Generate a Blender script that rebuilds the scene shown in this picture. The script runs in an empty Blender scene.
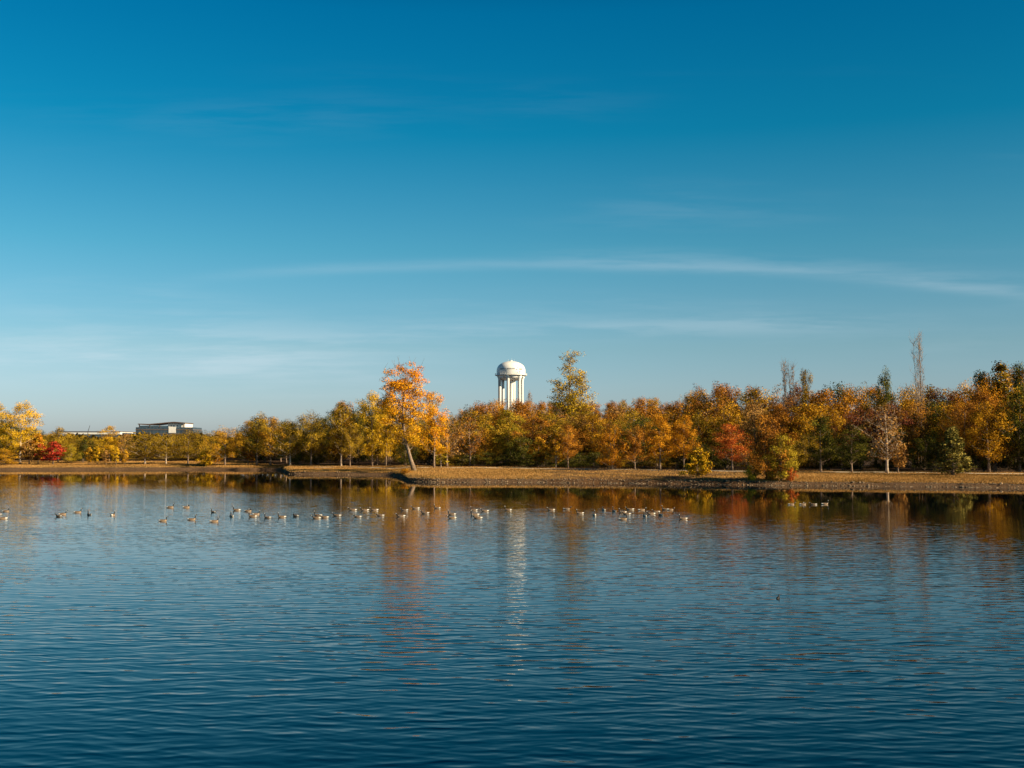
import bpy, math, random
import numpy as np
from mathutils import Vector, Matrix

R = math.radians
scene = bpy.context.scene
C = scene.collection
random.seed(7)

# ------------------------------------------------------------------ camera
CAMZ, F, HOR = 5.8, 1100.0, 450.0
PITCH = math.atan((HOR - 384) / F)
cd = bpy.data.cameras.new('camera'); cam = bpy.data.objects.new('camera', cd); C.objects.link(cam)
cd.sensor_width = 36; cd.lens = 36 * F / 1024; cd.clip_start = .1; cd.clip_end = 20000
cam.location = (0, 0, CAMZ); cam.rotation_euler = (math.pi / 2 + PITCH, 0, 0)
scene.camera = cam
scene.view_settings.view_transform = 'Standard'
scene.view_settings.look = 'None'
scene.view_settings.exposure = .95
scene.view_settings.gamma = 1
scene.cycles.use_denoising = True
scene.cycles.max_bounces = 6
scene.cycles.diffuse_bounces = 1
scene.cycles.transparent_max_bounces = 8
scene.cycles.sample_clamp_indirect = 4

def ray(px, py):
    x, u = px - 512, 384 - py
    return (x, F * math.cos(PITCH) - u * math.sin(PITCH), F * math.sin(PITCH) + u * math.cos(PITCH))
def z_at(py, Y):
    d = ray(512, py); return CAMZ + Y * d[2] / d[1]
def x_at(px, Y):
    return (px - 512) / F * Y

# ------------------------------------------------------------------ helpers
def prop(o, label=None, cat=None, group=None, kind=None):
    if label: o['label'] = label
    if cat: o['category'] = cat
    if group: o['group'] = group
    if kind: o['kind'] = kind
    return o
def empty(name, loc, label, cat, group=None, rz=0):
    o = bpy.data.objects.new(name, None); C.objects.link(o)
    o.location = loc; o.rotation_euler = (0, 0, rz); o.empty_display_size = .5
    return prop(o, label, cat, group)
def link(name, me, parent=None, loc=(0, 0, 0)):
    o = bpy.data.objects.new(name, me); C.objects.link(o); o.location = loc
    if parent: o.parent = parent
    return o

class MB:
    def __init__(s): s.v = []; s.f = []; s.m = []; s.n = 0
    def add(s, vs, fs, mi=0):
        s.v.extend(vs); s.f.extend([tuple(i + s.n for i in f) for f in fs]); s.m.extend([mi] * len(fs)); s.n += len(vs)
    def box(s, x0, x1, y0, y1, z0, z1, mi=0):
        s.add([(x0,y0,z0),(x1,y0,z0),(x1,y1,z0),(x0,y1,z0),(x0,y0,z1),(x1,y0,z1),(x1,y1,z1),(x0,y1,z1)],
              [(0,3,2,1),(4,5,6,7),(0,1,5,4),(1,2,6,5),(2,3,7,6),(3,0,4,7)], mi)
    def tube(s, pts, rad, n=6, mi=0, cap=True):
        pts = [Vector(p) for p in pts]; rings = []
        a = None
        for i, p in enumerate(pts):
            t = (pts[min(i + 1, len(pts) - 1)] - pts[max(i - 1, 0)]).normalized()
            if a is None: a = t.orthogonal().normalized()
            a = (a - t * a.dot(t)).normalized(); b = t.cross(a)
            rings.append([tuple(p + (a * math.cos(2*math.pi*k/n) + b * math.sin(2*math.pi*k/n)) * rad[i]) for k in range(n)])
        vs = [q for r in rings for q in r]; fs = []
        for i in range(len(pts) - 1):
            for k in range(n):
                fs.append((i*n+k, i*n+(k+1)%n, (i+1)*n+(k+1)%n, (i+1)*n+k))
        if cap: fs.append(tuple(range(n))[::-1]); fs.append(tuple((len(pts)-1)*n+k for k in range(n)))
        s.add(vs, fs, mi)
    def lathe(s, prof, n=48, mi=0, c=(0, 0)):
        vs = []; fs = []
        for (r, z) in prof:
            for k in range(n):
                a = 2*math.pi*k/n; vs.append((c[0]+r*math.cos(a), c[1]+r*math.sin(a), z))
        for i in range(len(prof)-1):
            for k in range(n):
                fs.append((i*n+k, i*n+(k+1)%n, (i+1)*n+(k+1)%n, (i+1)*n+k))
        s.add(vs, fs, mi)
    def mesh(s, name, mats, smooth=False):
        me = bpy.data.meshes.new(name); me.from_pydata(s.v, [], s.f)
        for m in mats: me.materials.append(m)
        me.polygons.foreach_set('material_index', s.m)
        if smooth: me.polygons.foreach_set('use_smooth', [True] * len(s.f))
        me.update(); return me

# ------------------------------------------------------------------ node helper
class NT:
    def __init__(s, nt): s.nt = nt
    def n(s, t, **k):
        nd = s.nt.nodes.new(t)
        for a, b in k.items(): setattr(nd, a, b)
        return nd
    def l(s, a, b): s.nt.links.new(a, b)
    def m(s, op, a, b=None, c=None, clamp=False):
        nd = s.n('ShaderNodeMath', operation=op); nd.use_clamp = clamp
        for i, v in enumerate((a, b, c)):
            if v is None: continue
            if isinstance(v, (int, float)): nd.inputs[i].default_value = v
            else: s.l(v, nd.inputs[i])
        return nd.outputs[0]
    def ss(s, v, a, b, o0=0., o1=1.):
        nd = s.n('ShaderNodeMapRange', interpolation_type='SMOOTHSTEP')
        s.l(v, nd.inputs[0]); nd.inputs[1].default_value = a; nd.inputs[2].default_value = b
        nd.inputs[3].default_value = o0; nd.inputs[4].default_value = o1
        return nd.outputs[0]
    def comb(s, x, y, z):
        nd = s.n('ShaderNodeCombineXYZ')
        for i, v in enumerate((x, y, z)):
            if isinstance(v, (int, float)): nd.inputs[i].default_value = v
            else: s.l(v, nd.inputs[i])
        return nd.outputs[0]
    def noise(s, vec, scale, detail=2, rough=.5):
        nd = s.n('ShaderNodeTexNoise'); s.l(vec, nd.inputs['Vector'])
        nd.inputs['Scale'].default_value = scale; nd.inputs['Detail'].default_value = detail
        nd.inputs['Roughness'].default_value = rough
        return nd
    def ramp(s, fac, stops):
        nd = s.n('ShaderNodeValToRGB'); cr = nd.color_ramp
        while len(cr.elements) < len(stops): cr.elements.new(.5)
        for e, (p, c) in zip(cr.elements, stops): e.position = p; e.color = (*c, 1)
        if fac is not None: s.l(fac, nd.inputs[0])
        return nd.outputs[0]
    def mix(s, fac, a, b, mode='MIX'):
        nd = s.n('ShaderNodeMix', data_type='RGBA', blend_type=mode)
        for sock, v in ((nd.inputs[0], fac), (nd.inputs[6], a), (nd.inputs[7], b)):
            if isinstance(v, (int, float)): sock.default_value = v
            elif isinstance(v, tuple): sock.default_value = (*v, 1)
            else: s.l(v, sock)
        return nd.outputs[2]
def mat(name, col=None, rough=.7, metal=0., spec=.3):
    m = bpy.data.materials.new(name); m.use_nodes = True
    b = m.node_tree.nodes['Principled BSDF']
    if col: b.inputs['Base Color'].default_value = (*col, 1)
    b.inputs['Roughness'].default_value = rough; b.inputs['Metallic'].default_value = metal
    b.inputs['Specular IOR Level'].default_value = spec
    return m, NT(m.node_tree), b
def mottled(name, a, b_, scale, rough=.8, spec=.2, obj=True):
    m, t, b = mat(name, None, rough, 0, spec)
    tc = t.n('ShaderNodeTexCoord')
    nz = t.noise(tc.outputs['Object'], scale, 4, .6)
    t.l(t.ramp(t.ss(nz.outputs[0], .3, .7), [(0, a), (1, b_)]), b.inputs['Base Color'])
    return m

# ------------------------------------------------------------------ world
SUN_EL, SUN_AZ = 25.0, 112.0
w = bpy.data.worlds.new('World'); scene.world = w; w.use_nodes = True
t = NT(w.node_tree); bg = w.node_tree.nodes['Background']
sky = t.n('ShaderNodeTexSky', sky_type='NISHITA', sun_disc=False)
sky.sun_elevation = R(SUN_EL); sky.sun_rotation = R(SUN_AZ)
bg.inputs[1].default_value = .0555
tc = t.n('ShaderNodeTexCoord'); sep = t.n('ShaderNodeSeparateXYZ'); t.l(tc.outputs['Generated'], sep.inputs[0])
X, Y, Z = sep.outputs
grade = t.ramp(Z, [(0, (.92, 1.06, 1.52)), (.027, (.88, 1.05, 1.46)), (.091, (.66, .97, 1.14)), (.179, (.30, .92, 1.05)),
                   (.279, (.025, .78, .99)), (.375, (.002, .68, .97)), (.44, (.0, .38, .66)), (.65, (.01, .22, .40)), (1., (.02, .18, .32))])
graded = t.mix(1., sky.outputs[0], grade, 'MULTIPLY')
# thin cirrus streaks high above the far shore
Yc = t.m('MAXIMUM', Y, .05)
U = t.m('DIVIDE', X, Yc); E_ = t.m('DIVIDE', Z, Yc)
nv = t.noise(t.comb(t.m('MULTIPLY', U, 7.), t.m('MULTIPLY', E_, 75.), 1.3), 1., 5, .6).outputs[0]
nv2 = t.noise(t.comb(t.m('MULTIPLY', U, 2.2), t.m('MULTIPLY', E_, 14.), 4.1), 1., 3, .5).outputs[0]
def band(e0, b1, b2, wid, u0, u1, u2, u3, amp):
    c = t.m('ADD', t.m('ADD', t.m('MULTIPLY', t.m('MULTIPLY', U, U), b2), t.m('MULTIPLY', U, b1)), e0)
    c = t.m('ADD', c, t.m('MULTIPLY', t.m('SUBTRACT', nv2, .5), .006))
    d = t.m('DIVIDE', t.m('SUBTRACT', E_, c), wid)
    g = t.m('EXPONENT', t.m('MULTIPLY', t.m('MULTIPLY', d, d), -1.))
    g = t.m('MULTIPLY', g, t.m('MULTIPLY', t.ss(U, u0, u1), t.ss(U, u2, u3, 1., 0.)))
    return t.m('MULTIPLY', g, amp)
streak = t.ss(nv, .36, .66)
cl = t.m('MULTIPLY', band(.171, .004, -.145, .0052, -.34, -.18, .62, 1.3, .115), t.m('ADD', t.m('MULTIPLY', streak, .35), .55))
cl = t.m('ADD', cl, t.m('MULTIPLY', band(.176, .0, -.12, .010, -.05, .15, .6, 1., .09), streak))
cl = t.m('ADD', cl, t.m('MULTIPLY', band(.108, .03, 0., .009, -.25, 0., .25, .42, .16), streak))
cl = t.m('ADD', cl, t.m('MULTIPLY', band(.085, -.0, 0., .021, -1.2, -.7, -.30, .05, .30), t.m('ADD', t.m('MULTIPLY', streak, .7), .3)))
cl = t.m('ADD', cl, t.m('MULTIPLY', t.m('MULTIPLY', streak, t.ss(nv2, .5, .75)), t.m('MULTIPLY', t.ss(E_, .4, .1), t.ss(Y, 0., .2, 0., .10))))
cl = t.m('MULTIPLY', cl, t.ss(Y, .05, .3), clamp=True)
# the right side of this sky is slightly deeper
deep = t.ss(U, -.1, .55, 1., .86)
graded = t.mix(1., graded, t.comb(deep, deep, deep), 'MULTIPLY')
final = t.mix(cl, graded, (7.0, 7.8, 8.4))
t.l(final, bg.inputs[0])

sd = bpy.data.lights.new('sun', 'SUN'); sd.energy = 5.; sd.angle = R(.53); sd.color = (1., .81, .53)
so = bpy.data.objects.new('sun', sd); C.objects.link(so); so.location = (60, -60, 60)
sdir = Vector((math.sin(R(SUN_AZ)) * math.cos(R(SUN_EL)), math.cos(R(SUN_AZ)) * math.cos(R(SUN_EL)), math.sin(R(SUN_EL))))
so.rotation_euler = sdir.to_track_quat('Z', 'Y').to_euler()

# ------------------------------------------------------------------ terrain
DP = [(-1400, 210), (-700, 270), (-300, 300), (0, 319), (130, 325), (200, 327), (225, 323), (255, 320), (262, 322), (281, 316), (290, 263), (340, 258),
      (392, 252), (401, 236), (408, 206), (430, 198), (530, 197), (600, 194), (680, 188), (740, 183), (770, 181), (850, 177), (940, 173), (1024, 168),
      (1200, 150), (1500, 118), (1900, 90), (3000, 60)]
DX = np.array([p[0] for p in DP], float); DY = np.array([p[1] for p in DP], float)
def sstep(a, b, v): u = np.clip((v - a) / (b - a), 0, 1); return u * u * (3 - 2 * u)
def wob(x, y, s):  # cheap smooth noise
    return (np.sin(x / s * 1.7 + 1.3) * np.cos(y / s * 1.3 - .7) + .6 * np.sin(x / s * 3.9 + y / s * 2.3) + .4 * np.cos(x / s * 7.1 - y / s * 5.3 + 2)) / 2
def inland(x, y):
    px = 512 + F * x / np.maximum(y, 30.)
    return y - np.interp(px, DX, DY) - .9 * wob(x, y * .3, 6.) - .5 * wob(x, y, 1.9)
def hgt(x, y):
    x = np.asarray(x, float); y = np.asarray(y, float)
    s = inland(x, y)
    px = 512 + F * x / np.maximum(y, 30.)
    z = np.where(s < 0, np.maximum(-1.6, s * .35), 0)
    z = z + sstep(0, 1.6, s) * .55 + sstep(1.6, 6.5, s) * .42 + np.clip(s - 4, 0, 60) * .012
    z = z + .10 * wob(x, y, 11.) * sstep(4, 20, s)
    hill = sstep(300, 560, y) * 18 * sstep(430, 640, px) * sstep(-400, 0, 1900 - px)
    hill2 = sstep(300, 520, y) * 3. * (1 - sstep(380, 560, px))
    z = z + (hill + hill2) * (1 - sstep(1000, 2200, y) * .6)
    # bank on which the photographer stands
    near = 1 - sstep(5.5, 11.5, y + 1.2 * wob(x, y, 5.))
    z = np.where(y < 30, np.maximum(z, -1.6 + near * 5.75), z)
    return z
def gz(x, y): return float(hgt(x, y))
def ground_hit(px, py):
    d = ray(px, py); Yv = np.arange(60, 700, .25)
    xs = d[0] / d[1] * Yv; zs = CAMZ + d[2] / d[1] * Yv
    h = hgt(xs, Yv); s = inland(xs, Yv)
    ok = np.nonzero((zs <= h) & (s > 0))[0]
    i = ok[0] if len(ok) else len(Yv) - 1
    return float(xs[i]), float(Yv[i]), float(h[i])

def axis(parts):
    out = []
    for a, b, st in parts: out += list(np.arange(a, b, st))
    out.append(parts[-1][1]); return np.array(out)
gx = axis([(-6000, -1400, 500), (-1400, -400, 60), (-400, -190, 5), (-190, 150, 1.3), (150, 400, 5), (400, 1400, 60), (1400, 6000, 500)])
gy = axis([(-3000, -300, 300), (-300, -20, 20), (-20, 30, 1.5), (30, 120, 10), (120, 160, 2.), (160, 360, 1.1), (360, 620, 5), (620, 1600, 50), (1600, 12000, 800)])
GX, GY = np.meshgrid(gx, gy); GZ = hgt(GX, GY)
nx, ny = len(gx), len(gy)
verts = np.stack([GX.ravel(), GY.ravel(), GZ.ravel()], 1)
idx = np.arange(nx * ny).reshape(ny, nx)
faces = np.stack([idx[:-1, :-1].ravel(), idx[:-1, 1:].ravel(), idx[1:, 1:].ravel(), idx[1:, :-1].ravel()], 1)
def np_mesh(name, verts, faces, mats, smooth=False, attr=None):
    me = bpy.data.meshes.new(name); nf, k = faces.shape
    me.vertices.add(len(verts)); me.vertices.foreach_set('co', np.ascontiguousarray(verts, np.float32).ravel())
    me.loops.add(nf * k); me.loops.foreach_set('vertex_index', faces.astype(np.int32).ravel())
    me.polygons.add(nf); me.polygons.foreach_set('loop_start', np.arange(0, nf * k, k, dtype=np.int32))
    try: me.polygons.foreach_set('loop_total', np.full(nf, k, np.int32))
    except Exception: pass
    if smooth: me.polygons.foreach_set('use_smooth', np.ones(nf, bool))
    for m in mats: me.materials.append(m)
    me.update(calc_edges=True)
    if attr is not None:
        a = me.attributes.new('tint', 'FLOAT', 'FACE'); a.data.foreach_set('value', attr.astype(np.float32))
    return me

mg, t, b = mat('dry_grass', None, .95, 0, .1)
geo = t.n('ShaderNodeNewGeometry'); P = geo.outputs['Position']
sp = t.n('ShaderNodeSeparateXYZ'); t.l(P, sp.inputs[0])
n1 = t.noise(P, .09, 4, .6).outputs[0]; n2 = t.noise(P, 1.1, 4, .7).outputs[0]; n3 = t.noise(P, 6., 3, .7).outputs[0]
grass = t.ramp(t.ss(n2, .3, .7), [(0, (.24, .14, .05)), (.5, (.44, .26, .09)), (1, (.58, .36, .13))])
green = t.ramp(t.ss(n2, .3, .7), [(0, (.16, .13, .03)), (1, (.38, .28, .07))])
litter = t.ramp(t.ss(n3, .3, .7), [(0, (.20, .08, .03)), (1, (.48, .23, .08))])
col = t.mix(t.ss(n1, .55, .7), grass, green)
col = t.mix(t.m('MULTIPLY', t.ss(n1, .52, .38), .8), col, litter)
# wet earth close to the water line
col = t.mix(t.ss(t.m('ADD', sp.outputs[2], t.m('MULTIPLY', t.m('SUBTRACT', n2, .5), 1.2)), .95, .6), col, t.ramp(t.ss(n3, .3, .7), [(0, (.025, .016, .010)), (1, (.20, .115, .06))]))
bshade = t.n('ShaderNodeAttribute', attribute_name='bankshade')  # shade over the central lawn and bank, painted as dark brown ground
col = t.mix(bshade.outputs['Fac'], col, t.ramp(t.ss(n3, .3, .7), [(0, (.03, .017, .010)), (1, (.17, .085, .035))]))
wf = t.n('ShaderNodeAttribute', attribute_name='woodfloor')  # forest floor soil, darkened further in place of shade under the trees
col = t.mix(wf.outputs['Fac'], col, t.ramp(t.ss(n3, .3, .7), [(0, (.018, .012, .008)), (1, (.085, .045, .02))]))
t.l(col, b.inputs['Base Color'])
bp = t.n('ShaderNodeBump'); bp.inputs['Strength'].default_value = .6; bp.inputs['Distance'].default_value = .15
t.l(n3, bp.inputs['Height']); t.l(bp.outputs[0], b.inputs['Normal'])
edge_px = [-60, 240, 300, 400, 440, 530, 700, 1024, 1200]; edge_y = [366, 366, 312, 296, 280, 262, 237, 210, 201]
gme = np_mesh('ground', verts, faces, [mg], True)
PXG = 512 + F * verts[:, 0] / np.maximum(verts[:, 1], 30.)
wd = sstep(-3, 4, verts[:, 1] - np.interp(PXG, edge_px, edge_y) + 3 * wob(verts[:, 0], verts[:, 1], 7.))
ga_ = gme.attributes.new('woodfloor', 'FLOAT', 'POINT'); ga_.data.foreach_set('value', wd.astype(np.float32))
shade_w = sstep(520, 560, PXG) * (1 - sstep(735, 765, PXG)) * np.clip(.75 + .5 * wob(verts[:, 0], verts[:, 1], 4.), 0, 1)  # weight of the shade painted into the central lawn colour
gb_ = gme.attributes.new('bankshade', 'FLOAT', 'POINT'); gb_.data.foreach_set('value', shade_w.astype(np.float32))
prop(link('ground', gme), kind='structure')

# path: pale strip draped over the ground
mp = mottled('path_gravel', (.52, .42, .30), (.68, .56, .42), 2.)
def path_strip(name, pts, width):
    g = [ground_hit(*p) for p in pts]
    vs, fs = [], []
    fine = []
    for a, c in zip(g[:-1], g[1:]):
        n = max(2, int(math.hypot(c[0]-a[0], c[1]-a[1]) / 1.0))
        for k in range(n): fine.append((a[0]+(c[0]-a[0])*k/n, a[1]+(c[1]-a[1])*k/n))
    fine.append(g[-1][:2]); nw = 4
    for i, (x, y) in enumerate(fine):
        x0, y0 = fine[max(i-3, 0)]; x1, y1 = fine[min(i+3, len(fine)-1)]
        L = math.hypot(x1-x0, y1-y0); nxx, nyy = -(y1-y0)/L, (x1-x0)/L
        for k in range(nw + 1):
            o = (k / nw - .5) * width; xx, yy = x + nxx*o, y + nyy*o
            vs.append((xx, yy, gz(xx, yy) + .06))
    for i in range(len(fine) - 1):
        for k in range(nw): q = i*(nw+1)+k; fs.append((q, q+nw+1, q+nw+2, q+1))
    me = bpy.data.meshes.new(name); me.from_pydata(vs, [], fs); me.materials.append(mp); me.update()
    prop(link(name, me), kind='structure')
    return np.array(fine)
PATH = path_strip('path', [(300, 467.4), (360, 467.2), (430, 467.8), (520, 468.3), (600, 469.4), (680, 470.4), (740, 471.4), (830, 472.2), (930, 473.), (1060, 474)], 3.2)

# ------------------------------------------------------------------ water
mw, t, b = mat('lake_water', (.0, .0015, .004), .012, 0, .5)
b.inputs['IOR'].default_value = 1.26
geo = t.n('ShaderNodeNewGeometry'); P = geo.outputs['Position']
sp = t.n('ShaderNodeSeparateXYZ'); t.l(P, sp.inputs[0]); x, y = sp.outputs[0], sp.outputs[1]
def slopes(sx, sy, sc, detail, seed, rot=0., crest=False):
    mp_ = t.n('ShaderNodeMapping'); mp_.inputs['Scale'].default_value = (sx, sy, 1); mp_.inputs['Location'].default_value = (seed, seed*1.7, seed)
    mp_.inputs['Rotation'].default_value = (0, 0, rot); t.l(P, mp_.inputs[0])
    nz = t.noise(mp_.outputs[0], sc, detail, .55)
    v = t.n('ShaderNodeVectorMath', operation='SUBTRACT'); v.inputs[1].default_value = (.5, .5, .5)
    if crest:  # peaked crests: rare steep facets between long flat troughs
        s3 = t.n('ShaderNodeSeparateXYZ'); t.l(nz.outputs['Color'], s3.inputs[0])
        t.l(t.comb(s3.outputs[0], t.m('POWER', s3.outputs[1], 3.), 0.), v.inputs[0]); v.inputs[1].default_value = (.5, .15, 0)
    else: t.l(nz.outputs['Color'], v.inputs[0])
    return v.outputs[0]
def vsc(v, f):
    nd = t.n('ShaderNodeVectorMath', operation='MULTIPLY' if isinstance(f, tuple) else 'SCALE')
    t.l(v, nd.inputs[0])
    if isinstance(f, tuple): nd.inputs[1].default_value = f
    elif isinstance(f, (int, float)): nd.inputs['Scale'].default_value = f
    else: t.l(f, nd.inputs['Scale'])
    return nd.outputs[0]
def vadd(a, c):
    nd = t.n('ShaderNodeVectorMath', operation='ADD'); t.l(a, nd.inputs[0]); t.l(c, nd.inputs[1]); return nd.outputs[0]
wob_ = t.noise(P, .55, 2, .5); wv = t.n('ShaderNodeSeparateXYZ'); t.l(wob_.outputs['Color'], wv.inputs[0])
def train(lam, deg, A, seed):
    # one wave train: crests run across the view, bent by noise and coming in groups
    kx, ky = 2*math.pi/lam*math.sin(R(deg)), 2*math.pi/lam*math.cos(R(deg))
    ph = t.m('ADD', t.m('MULTIPLY', x, kx), t.m('MULTIPLY', y, ky))
    ph = t.m('ADD', ph, t.m('MULTIPLY', wv.outputs[seed % 3], 6. + seed))
    g = t.noise(t.comb(t.m('MULTIPLY', x, .32 / lam ** .5), t.m('MULTIPLY', y, .6 / lam ** .5), seed * 3.7), 1., 2, .6).outputs[0]
    a = t.m('MULTIPLY', t.ss(g, .33, .68, .15, 1.7), A)
    c = t.m('COSINE', ph)
    c = t.m('ADD', c, t.m('MULTIPLY', t.m('COSINE', t.m('ADD', t.m('MULTIPLY', ph, 2.), 1.2)), .35))
    sl = t.m('MULTIPLY', c, a)
    return t.comb(t.m('MULTIPLY', sl, math.sin(R(deg)) * 1.0), t.m('MULTIPLY', sl, math.cos(R(deg))), 0.)
ripp = None
for q, (lam, deg, A) in enumerate([(.82, 5, .018), (.61, -11, .019), (.47, 16, .018), (.36, -4, .016), (1.15, -17, .011), (1.7, 9, .007), (.27, 24, .011), (.31, -26, .011)]):
    v = train(lam, deg, A, q); ripp = v if ripp is None else vadd(ripp, v)
ripp = vadd(ripp, vsc(slopes(2.6, 7., 1., 3, 27., .0), (.05, .06, 0)))
lee = t.ss(t.m('ADD', y, t.m('MULTIPLY', x, .85)), 86., 150., 1., .05)   # wind dies towards the wooded right shore                              # the far shore shelters the water in front of it
patch = t.noise(t.comb(t.m('MULTIPLY', x, .018), t.m('MULTIPLY', y, .05), 0.), 1., 3, .55).outputs[0]
amp = t.m('MULTIPLY', t.m('MULTIPLY', lee, t.ss(y, 22., 62., 1.35, 1.)), t.ss(patch, .3, .68, .46, .86))
nrm = vadd(vsc(ripp, amp), t.comb(0., 0., 1.))
nn = t.n('ShaderNodeVectorMath', operation='NORMALIZE'); t.l(nrm, nn.inputs[0])
t.l(nn.outputs[0], b.inputs['Normal'])
me = bpy.data.meshes.new('water'); me.from_pydata([(-5000, -200, 0), (5000, -200, 0), (5000, 700, 0), (-5000, 700, 0)], [], [(0, 1, 2, 3)])
me.materials.append(mw); prop(link('water', me), kind='structure')

# ------------------------------------------------------------------ shore rocks (nobody could count them)
rng = np.random.default_rng(5)
mr = mottled('shore_stone', (.05, .04, .03), (.30, .21, .13), 1.7, .9)
oct_v = np.array([(1,0,0),(0,1,0),(-1,0,0),(0,-1,0),(0,0,1),(0,0,-1)], float)
oct_f = np.array([(0,1,4),(1,2,4),(2,3,4),(3,0,4),(1,0,5),(2,1,5),(3,2,5),(0,3,5)])
V, Fc = [], []; nR = 0
pxs = rng.uniform(280, 1150, 5200)
for p in pxs:
    if p < 400 and rng.random() < .4: continue
    D0 = np.interp(p, DX, DY)
    yy = D0 + rng.uniform(-1.6, 3.4); xx = x_at(p, yy)
    s = inland(xx, yy)
    if s < -.5 or s > 2.6 or (s > .6 and rng.random() < .5): continue
    r = rng.uniform(.05, .15) * (1.6 if rng.random() < .06 else 1)
    v = oct_v * (r * rng.uniform(.7, 1.5, (6, 1))) * np.array([rng.uniform(.9, 1.6), 1, .75])
    V.append(v + np.array([xx, yy, max(gz(xx, yy), -.05) + r * .25])); Fc.append(oct_f + nR * 6); nR += 1
prop(link('shore_rocks', np_mesh('shore_rocks', np.concatenate(V), np.concatenate(Fc), [mr])), kind='stuff',
     label='rough grey brown stones lining the water edge below the lawn', cat='rocks')

# ------------------------------------------------------------------ tree materials
PAL = {  # first stop of each darkened to stand in for shade inside crowns
 'gold': [(0.144, 0.078, 0.0048), (0.6192, 0.3268, 0.0155), (0.836, 0.513, 0.0285)],
 'orange': [(0.12, 0.039, 0.0048), (0.5332, 0.2064, 0.0138), (0.76, 0.361, 0.0238)],
 'rust': [(0.042, 0.0156, 0.0054), (0.3784, 0.1419, 0.0189), (0.703, 0.304, 0.0333)],
 'olive': [(0.0168, 0.0132, 0.0042), (0.2408, 0.1462, 0.0155), (0.589, 0.361, 0.0285)],
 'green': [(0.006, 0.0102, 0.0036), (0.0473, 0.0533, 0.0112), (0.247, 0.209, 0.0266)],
 'red': [(0.156, 0.0108, 0.009), (0.4988, 0.043, 0.0258), (0.684, 0.114, 0.0475)],
 'scarlet': [(0.156, 0.021, 0.009), (0.5676, 0.1204, 0.0258), (0.76, 0.285, 0.0475)],
 'buff': [(0.06, 0.0312, 0.0144), (0.36, 0.175, 0.045), (0.62, 0.335, 0.09)],
 'lime': [(0.048, 0.042, 0.006), (0.37, 0.262, 0.0215), (0.69, 0.47, 0.038)],
 'spruce': [(0.024, 0.027, 0.009), (0.1462, 0.129, 0.0301), (0.38, 0.285, 0.0665)],
 'maroon': [(0.03, 0.0078, 0.006), (0.1548, 0.043, 0.0258), (0.323, 0.114, 0.0475)],
 'amber': [(0.054, 0.0252, 0.0048), (0.4816, 0.2279, 0.0155), (0.798, 0.437, 0.0285)],
 'poplar': [(0.048, 0.033, 0.006), (0.3612, 0.2322, 0.0189), (0.703, 0.456, 0.0333)],
}
def leafmat(name, p):
    m = bpy.data.materials.new(name); m.use_nodes = True; t = NT(m.node_tree)
    for n in list(m.node_tree.nodes): m.node_tree.nodes.remove(n)
    out = t.n('ShaderNodeOutputMaterial'); at = t.n('ShaderNodeAttribute', attribute_name='tint'); oi = t.n('ShaderNodeObjectInfo')
    f = t.m('ADD', at.outputs['Fac'], t.m('MULTIPLY', t.m('SUBTRACT', oi.outputs['Random'], .5), .22), clamp=True)
    c = t.ramp(f, [(0.05, p[0]), (.5, p[1]), (.95, p[2])])
    d = t.n('ShaderNodeBsdfDiffuse'); tr = t.n('ShaderNodeBsdfTranslucent'); mx = t.n('ShaderNodeMixShader')
    mx.inputs[0].default_value = .15
    t.l(c, d.inputs[0]); t.l(c, tr.inputs[0]); t.l(d.outputs[0], mx.inputs[1]); t.l(tr.outputs[0], mx.inputs[2]); t.l(mx.outputs[0], out.inputs[0])
    return m
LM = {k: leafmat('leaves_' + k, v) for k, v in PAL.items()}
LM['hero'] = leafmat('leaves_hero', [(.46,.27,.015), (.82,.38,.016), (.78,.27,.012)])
LM['heroyellow'] = leafmat('leaves_yellow', [(.24,.16,.012), (.74,.43,.022), (.84,.50,.03)])
bark = mottled('bark', (.14, .095, .065), (.30, .21, .15), 3.)
palebark = mottled('pale_bark', (.34, .25, .18), (.55, .43, .32), 3.)

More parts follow.
